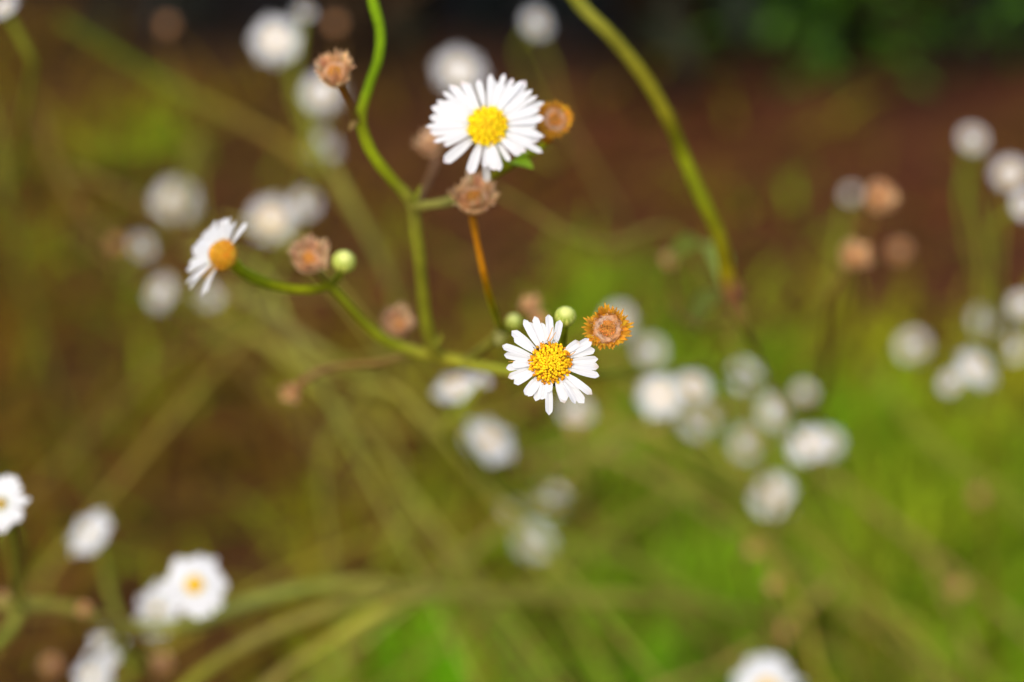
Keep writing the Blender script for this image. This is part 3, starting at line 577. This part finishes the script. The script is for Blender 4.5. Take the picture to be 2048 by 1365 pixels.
# ------------------------------------------------------------------ blurred daisies: (x, y, extent in px, focus/depth ratio, facing, kind, node, label)
B_PX = 116.0
DAISIES = [
 (550, 80, 132, .46, (-.1, .15, 1), 2, 'A', 'bright round white daisy out of focus, largest of those near the top edge'),
 (608, 22, 80, .30, (.2, .9, .5), 2, 'A', 'small yellowish pale daisy touching the top edge, over the bright round one'),
 (645, 185, 122, .40, (0, .3, 1), 2, 'A', 'dim white daisy directly behind the brown seed head on the zigzag stem'),
 (638, 300, 118, .36, (.4, .7, .6), 3, 'A', 'dull cream daisy beside the kink of the zigzag stem'),
 (350, 405, 134, .42, (0, .3, 1), 1, 'L', 'round cream white daisy on its own above the sideways daisy'),
 (542, 440, 130, .44, (-.1, .2, 1), 1, 'B', 'out of focus daisy with yellowish centre, above the tan seed head and round bud'),
 (612, 405, 100, .33, (.3, .5, .8), 2, 'B', 'greyish white daisy overlapping the yellowish centred one'),
 (282, 495, 98, .32, (.7, .5, .5), 1, 'L', 'pale yellow daisy with a brown seed head stuck to its side'),
 (318, 585, 112, .38, (-.7, .3, .6), 2, 'L', 'greyish white oval daisy below the pale yellow one'),
 (412, 590, 100, .30, (0, .6, .7), 2, 'B', 'faint greenish daisy behind the lowest petals of the sideways daisy'),
 (918, 140, 136, .42, (.1, .45, .9), 2, 'G', 'soft white daisy peeking out behind the large crisp one'),
 (1075, 45, 104, .33, (.5, .5, .7), 2, 'G', 'pale daisy hanging in the dark at the top edge left of the arching stem'),
 (1945, 278, 94, .27, (0, .4, .9), 0, 'D', 'small beige daisy standing highest at the far edge on dark soil'),
 (2020, 350, 108, .36, (0, .5, .8), 1, 'D', 'white daisy below the small beige one, half beyond the edge'),
 (2050, 410, 90, .40, (.5, .3, .8), 2, 'D', 'white daisy mostly cut off by the edge, under another white one'),
 (1702, 388, 78, .12, (0, .3, .9), 2, 'P', 'pinkish grey daisy behind the orange seed head over the brown soil'),
 (1826, 693, 108, .29, (0, .3, 1), 0, 'D', 'round beige daisy standing alone over green grass left of the white cluster'),
 (1968, 640, 98, .27, (0, .4, .9), 2, 'D', 'dim grey daisy above the tilted white one by the far edge'),
 (2045, 610, 92, .31, (0, .4, .9), 2, 'D', 'cream daisy cut by the edge above the dim grey ones'),
 (1955, 735, 122, .48, (.45, .65, .6), 2, 'D', 'bright white tilted daisy in the cluster by the far edge'),
 (1905, 765, 92, .33, (-.3, .6, .7), 2, 'D', 'greenish white daisy joined to the tilted bright one'),
 (2025, 695, 98, .28, (0, .4, .9), 2, 'D', 'pale green grey daisy between the edge and the tilted bright daisy'),
 (1490, 752, 98, .34, (0, .4, .9), 2, 'C', 'whitish round daisy standing apart above the right white cluster'),
 (1322, 790, 122, .50, (-.3, .6, .8), 2, 'C', 'brightest white daisy right of the sharpest one, tilted flat'),
 (1385, 775, 106, .45, (.4, .7, .6), 1, 'C', 'white daisy fused to the brightest one with a yellow tinge beneath'),
 (1397, 840, 110, .33, (0, .4, .9), 0, 'C', 'cream daisy tucked below the fused white pair'),
 (1552, 822, 106, .32, (0, .3, .9), 2, 'C', 'greyish daisy between the lone whitish one and the two lobed one'),
 (1605, 790, 84, .26, (.2, .5, .8), 3, 'C', 'pale green half closed daisy at the upper right of the greyish one'),
 (1495, 887, 108, .31, (0, .4, .9), 1, 'C', 'dull daisy with tan centre left of the two lobed white one'),
 (1612, 888, 102, .46, (-.2, .5, .8), 2, 'C', 'white daisy, nearer half of a two lobed white pair over green grass'),
 (1655, 884, 100, .38, (.3, .5, .8), 2, 'C', 'white daisy, outer half of a two lobed white pair over green grass'),
 (1546, 992, 118, .44, (-.1, .3, .9), 0, 'C', 'lowest cream daisy of the right cluster with a yellowish tint'),
 (980, 880, 140, .54, (.45, .8, .6), 2, 'F', 'big soft white daisy below and left of the sharpest one'),
 (912, 772, 118, .52, (-.2, .9, .45), 2, 'F', 'white flattened daisy just left of the sharpest one, under the olive branch'),
 (963, 765, 60, .38, (.6, .7, .4), 3, 'F', 'small pale half open daisy trailing from the flattened white one'),
 (1068, 1080, 122, .33, (0, .5, .8), 2, 'K', 'dim beige daisy low in the middle, brighter of a stacked pair'),
 (1102, 1002, 112, .25, (0, .4, .9), 1, 'K', 'faint tan daisy stacked above the dim beige one in the lower middle'),
 (1025, 1015, 88, .16, (0, .4, .9), 2, 'K', 'very faint daisy left of the stacked dim pair'),
 (176, 1064, 138, .56, (-.55, .65, .55), 2, 'E', 'tilted lilac white daisy alone above the lower left stems'),
 (2, 1008, 124, .74, (-.35, .35, .8), 2, 'E', 'white daisy cut by the edge, on a short upright green stalk'),
 (389, 1170, 150, .68, (.05, .35, .9), 2, 'E', 'white daisy with clear yellow centre in the lower left'),
 (314, 1218, 146, .60, (-.5, .45, .7), 2, 'E', 'white daisy tucked behind the yellow centred one'),
 (212, 1288, 150, .56, (-.6, .45, .5), 2, 'E', 'white daisy seen side on near the bottom edge'),
 (182, 1350, 140, .58, (-.6, .4, .6), 2, 'E', 'white daisy below the side on one, cut by the bottom edge'),
 (1535, 1378, 165, .62, (0, .6, .8), 2, 'H', 'white daisy cut by the bottom edge amid green grass'),
 (5, 12, 84, .50, (-.3, .7, .5), 2, 'L2', 'white daisy in the topmost corner, mostly outside the picture'),
 (1300, 702, 96, .28, (0, .4, .9), 0, 'C', 'faint tan daisy between the amber seed head and the brightest white one'),
 (1238, 640, 104, .31, (.1, .3, .9), 2, 'F', 'ghostly grey green daisy directly behind the amber seed head'),
 (1152, 822, 104, .30, (.1, .4, .9), 2, 'F', 'faint grey daisy just under the sharpest one'),
]
NODES['L2'] = (-30, 200, .85); NODES['L'] = (400, 276, .74)
def lower_pts(cen, n, node, r, R_=.0015):
    """stalk: leaves the back of the head, sags and joins the stem at node"""
    b = -cvec(n); nd = px(*node); L = (nd - cen).length
    return [cen + b * R_ * .35, cen + b * min(.012, L * .2) + Vector((0, 0, -.002)), cen.lerp(nd, .45) + Vector((r.uniform(-.006, .006), r.uniform(-.004, .008), -L * .10)), cen.lerp(nd, .8) + Vector((r.uniform(-.003, .003), 0, -L * .05)), nd]
rb = random.Random(77)
for i, (x, y, E, u, n, kind, node, lab) in enumerate(DAISIES):
    n = (n[0] * .85, n[1] * .75, n[2]); E *= {'E': 1.02, 'C': 1.16}.get(node, 1.1); q_ = .405 + (u - .24) * .96; b_ = (1 - q_) * E * 1.08; d = FOCUS / (1 - b_ / B_PX); s = E * 1.08 - b_; R = s * .5 * dm(d) / FPX; cen = px(x, y, d)
    nd = NODES[node]; pts = lower_pts(cen, n, nd, rb, R); org = pts[-1]
    if i in (38, 39, 40):                                         # nearer ones have a clear short stalk
        q = {38: [(205, 1120, .50), (225, 1200, .47), (250, 1258, .438)], 39: [(20, 1060, .372), (30, 1120, .392), (36, 1212, .42)], 40: [(384, 1215, .447), (378, 1250, .447), (372, 1262, .446)]}[i]
        pts = [cen - cvec(n) * R * .3, cen - cvec(n) * R * .6] + [px(*p) for p in q]; org = pts[-1]
    o = thing('daisy', org, lab, 'daisy', 'white daisies')
    M = head_M(org, cen, n, R, rb.uniform(0, 6))
    link('petals', PET[kind], o, M); link('disc', DSC[kind], o, M @ Matrix.Diagonal((.5, .5, 1, 1)) if node == 'E' and i != 40 else M); link('involucre', CUP[kind], o, M)
    stalk(o, org, pts, .00060 * (1.5 if i == 39 else 1), .0008 * (1.3 if i == 39 else 1), [(.32, .36, .03), (.32, .32, .04)])

# ------------------------------------------------------------------ seed heads: (x, y, depth, radius px, facing, kind, stalk, colours, label)
BR = (.26, .12, .04)
SHEADS = [
 (670, 146, .3195, 44, (-.10, .50, .85), 1, [(682, 178, .322), (697, 208, .325), (716, 246, .328)], [DRYO, (.3, .15, .04), (.22, .16, .02)], 'tan dried seed head on a short brown stalk at the kink of the zigzag stem'),
 (1108, 241, .3215, 43, (.35, .25, .9), 0, [(1108, 258, .3235), (1104, 268, .324), (1092, 285, .3245)], [DRYO, DRYO], 'amber dried seed head half hidden behind the petals of the large daisy'),
 (948, 397, .3215, 51, (.03, .62, .78), 1, [(945, 430, .3235), (949, 460, .323), (958, 505, .321), (967, 545, .321), (977, 585, .324), (990, 625, .332), (1002, 660, .342)], [DRYO, (.38, .15, .003), (.38, .14, .003), (.42, .17, .003), (.46, .30, .005), (.44, .46, .01), (.40, .40, .03)], 'brown cup shaped seed head on a long orange stalk under the large daisy'),
 (1215, 658, .3020, 50, (-.06, .14, .98), 0, [(1205, 676, .306), (1180, 684, .31), (1150, 697, .318), (1120, 722, .332), (1112, 748, .349)], [(.36, .2, .01), (.34, .34, .01), (.3, .36, .01), (.25, .3, .01), (.25, .27, .02)], 'sharp amber seed head with spiky rim, right of the sharpest daisy'),
 (617, 519, .3290, 44, (.12, .45, .88), 3, [(636, 548, .332), (650, 562, .3335), (660, 570, .3345)], [(.3, .2, .05), GRN], 'pinkish tan seed head next to the round yellow green bud'),
 (795, 650, .355, 36, (.1, .5, .85), 3, [(803, 672, .357), (822, 690, .354), (845, 707, .349)], [BR, (.25, .2, .04)], 'soft brown seed head resting above the olive branch, below centre of the upright stem'),
 (1062, 612, .372, 26, (-.2, .8, .5), 2, [(1070, 645, .372), (1078, 690, .365), (1090, 746, .351)], [BR, (.25, .1, .05), (.25, .2, .03)], 'reddish brown withered seed head behind the upper petals of the sharpest daisy'),
 (1075, 640, .368, 20, (.3, .4, .8), 2, [(1080, 670, .366), (1086, 700, .362), (1092, 747, .351)], [BR, BR, (.25, .2, .03)], 'small reddish withered seed head between two upper petals of the sharpest daisy'),
 (862, 292, .365, 31, (-.35, .7, .6), 3, [(872, 320, .362), (860, 355, .353), (838, 400, .337), (828, 412, .334)], [(.32, .17, .09), (.24, .12, .05), (.24, .13, .05), (.22, .2, .03)], 'faded pinkish seed head behind the left petals of the large daisy'),
 (582, 785, .370, 25, (-.6, -.5, .6), 2, [(600, 768, .369), (630, 748, .367), (665, 735, .364), (700, 731, .361), (750, 728, .356), (800, 716, .351), (850, 708, .349)], [(.36, .16, .07), (.33, .18, .07), (.32, .2, .06), (.33, .2, .05), (.33, .19, .05), (.3, .2, .05), (.26, .23, .03)], 'shrivelled brown seed head drooping at the tip of a dry brown stalk'),
]
for (x, y, d, r, n, kind, sp, cols, lab) in SHEADS:
    cen = px(x, y, d); pts = [cen - cvec(n) * (r * .55 * dm(d) / FPX)] + [px(*p) for p in sp]; org = pts[-1]
    o = thing('seed_head', org, lab, 'seed head', 'dried seed heads'); M = head_M(org, cen, n, r * dm(d) / FPX, rb.uniform(0, 6))
    link('bracts', SEED[kind][0], o, M); link('receptacle', SEED[kind][1], o, M)
    cols = [cols[0]] + cols if len(cols) == len(sp) else cols
    stalk(o, org, pts, .00048, .0006, cols)
BSEEDS = [
 (334, 52, 92, .26, 'L', 3, 'dull brown round seed head in the dark of the top left'),
 (670, 50, 90, .28, 'A', 3, 'dull brown seed head at the top edge left of the upright stem'),
 (232, 490, 84, .34, 'L', 1, 'orange brown seed head pressed against the pale yellow daisy'),
 (1338, 524, 70, .55, 'Q', 3, 'small rusty seed head at the tip of the pale leaf beside the arching stem'),
 (1755, 398, 104, 1.0, 'P', 1, 'orange seed head lying over the pinkish grey daisy'),
 (1705, 515, 98, .95, 'P', 1, 'tan seed head glowing at the top of the faint leaning stem'),
 (1797, 507, 98, .5, 'P', 3, 'dull pinkish brown seed head right of the tan one'),
 (168, 1220, 60, .62, 'E', 2, 'reddish seed head on the lower left stem'),
 (318, 1332, 92, .66, 'E', 3, 'tan seed head at the bottom edge right of the side on daisy'),
 (102, 1335, 84, .55, 'E', 3, 'dark pinkish seed head at the bottom edge left of the side on daisy'),
 (2, 1200, 62, .64, 'E', 3, 'brown seed head cut by the left edge on the lower left stem'),
 (1152, 858, 84, .34, 'F', 1, 'tan blur of a seed head under the faint grey daisy'),
 (1958, 995, 90, .30, 'D2', 1, 'tan seed head over bright green grass at the lower right'),
 (1915, 1178, 88, .32, 'D2', 1, 'tan seed head low over the green grass near the bottom right'),
 (1545, 1168, 72, .36, 'K2', 2, 'reddish seed head over olive grass, lower of two near the middle right'),
 (1502, 1100, 76, .33, 'K2', 2, 'reddish brown seed head over olive grass, upper of two near the middle right'),
 (1568, 1265, 84, .33, 'K2', 2, 'dark reddish seed head above the daisy at the bottom edge'),
]
NODES['D2'] = (1930, 1330, .85); NODES['K2'] = (1540, 1310, .74)
for lab, nm, k in (('hidden olive stem under the two tan seed heads over the green grass', 'D2', 0), ('olive stem under the reddish seed heads above the bottom daisy', 'K2', 1), ('stem rising below the daisy cut by the bottom edge', 'H', 2), ('olive stem beyond the topmost corner daisy', 'L2', 3)):
    x, y, d = NODES[nm]; P = px(x, y, d); stem_thing('flowering_branch', lab, [(x - 6, y - 60, d, 1.6), (x, y, d, 1.8), ((P * .5 + Vector((P.x + .02, P.y + .03, 0)) * .5), 1.9), (Vector((P.x + .03, P.y + .04, -.003)), 2.1)], [(.22, .22, .03)] * 4, sides=8)
for (x, y, E, u, node, kind, lab) in BSEEDS:
    q_ = .30 + (u - .24) * .5; b_ = (1 - q_) * E * 1.06; d = FOCUS / (1 - b_ / B_PX); s = E * 1.06 - b_; n = (rb.uniform(-.4, .4), rb.uniform(.2, .8), .8); cen = px(x, y, d)
    pts = lower_pts(cen, n, NODES[node], rb); org = pts[-1]
    o = thing('seed_head', org, lab, 'seed head', 'dried seed heads'); M = head_M(org, cen, n, s * .5 * dm(d) / FPX, rb.uniform(0, 6))
    link('bracts', SEED[kind][0], o, M); link('receptacle', SEED[kind][1], o, M); stalk(o, org, pts, .0005, .0006, [BR, (.24, .2, .03)])

# ------------------------------------------------------------------ round green buds
for (x, y, d, r, n, sp, lab) in (
    (1131, 633, .308, 20.5, (.05, .55, .83), [(1129, 660, .3095), (1124, 690, .314), (1116, 722, .325), (1112, 748, .349)], 'round pale green bud between the sharpest daisy and the amber seed head'),
    (688, 523, .327, 22, (.15, .5, .85), [(680, 548, .330), (669, 562, .333), (661, 570, .3345)], 'round yellow green bud beside the pinkish tan seed head'),
    (1027, 643, .334, 15, (0, .6, .8), [(1022, 655, .337), (1014, 658, .340), (1006, 662, .342)], 'small blurred green bud peeking above the left petals of the sharpest daisy')):
    cen = px(x, y, d); pts = [cen - cvec(n) * (r * .9 * dm(d) / FPX)] + [px(*p) for p in sp]; org = pts[-1]
    o = thing('flower_bud', org, lab, 'flower bud', 'flower buds'); link('bud_bracts', BUD, o, head_M(org, cen, n, r * dm(d) / FPX)); stalk(o, org, pts, .0005, .0006, [(.26, .33, .012), (.24, .27, .02)])
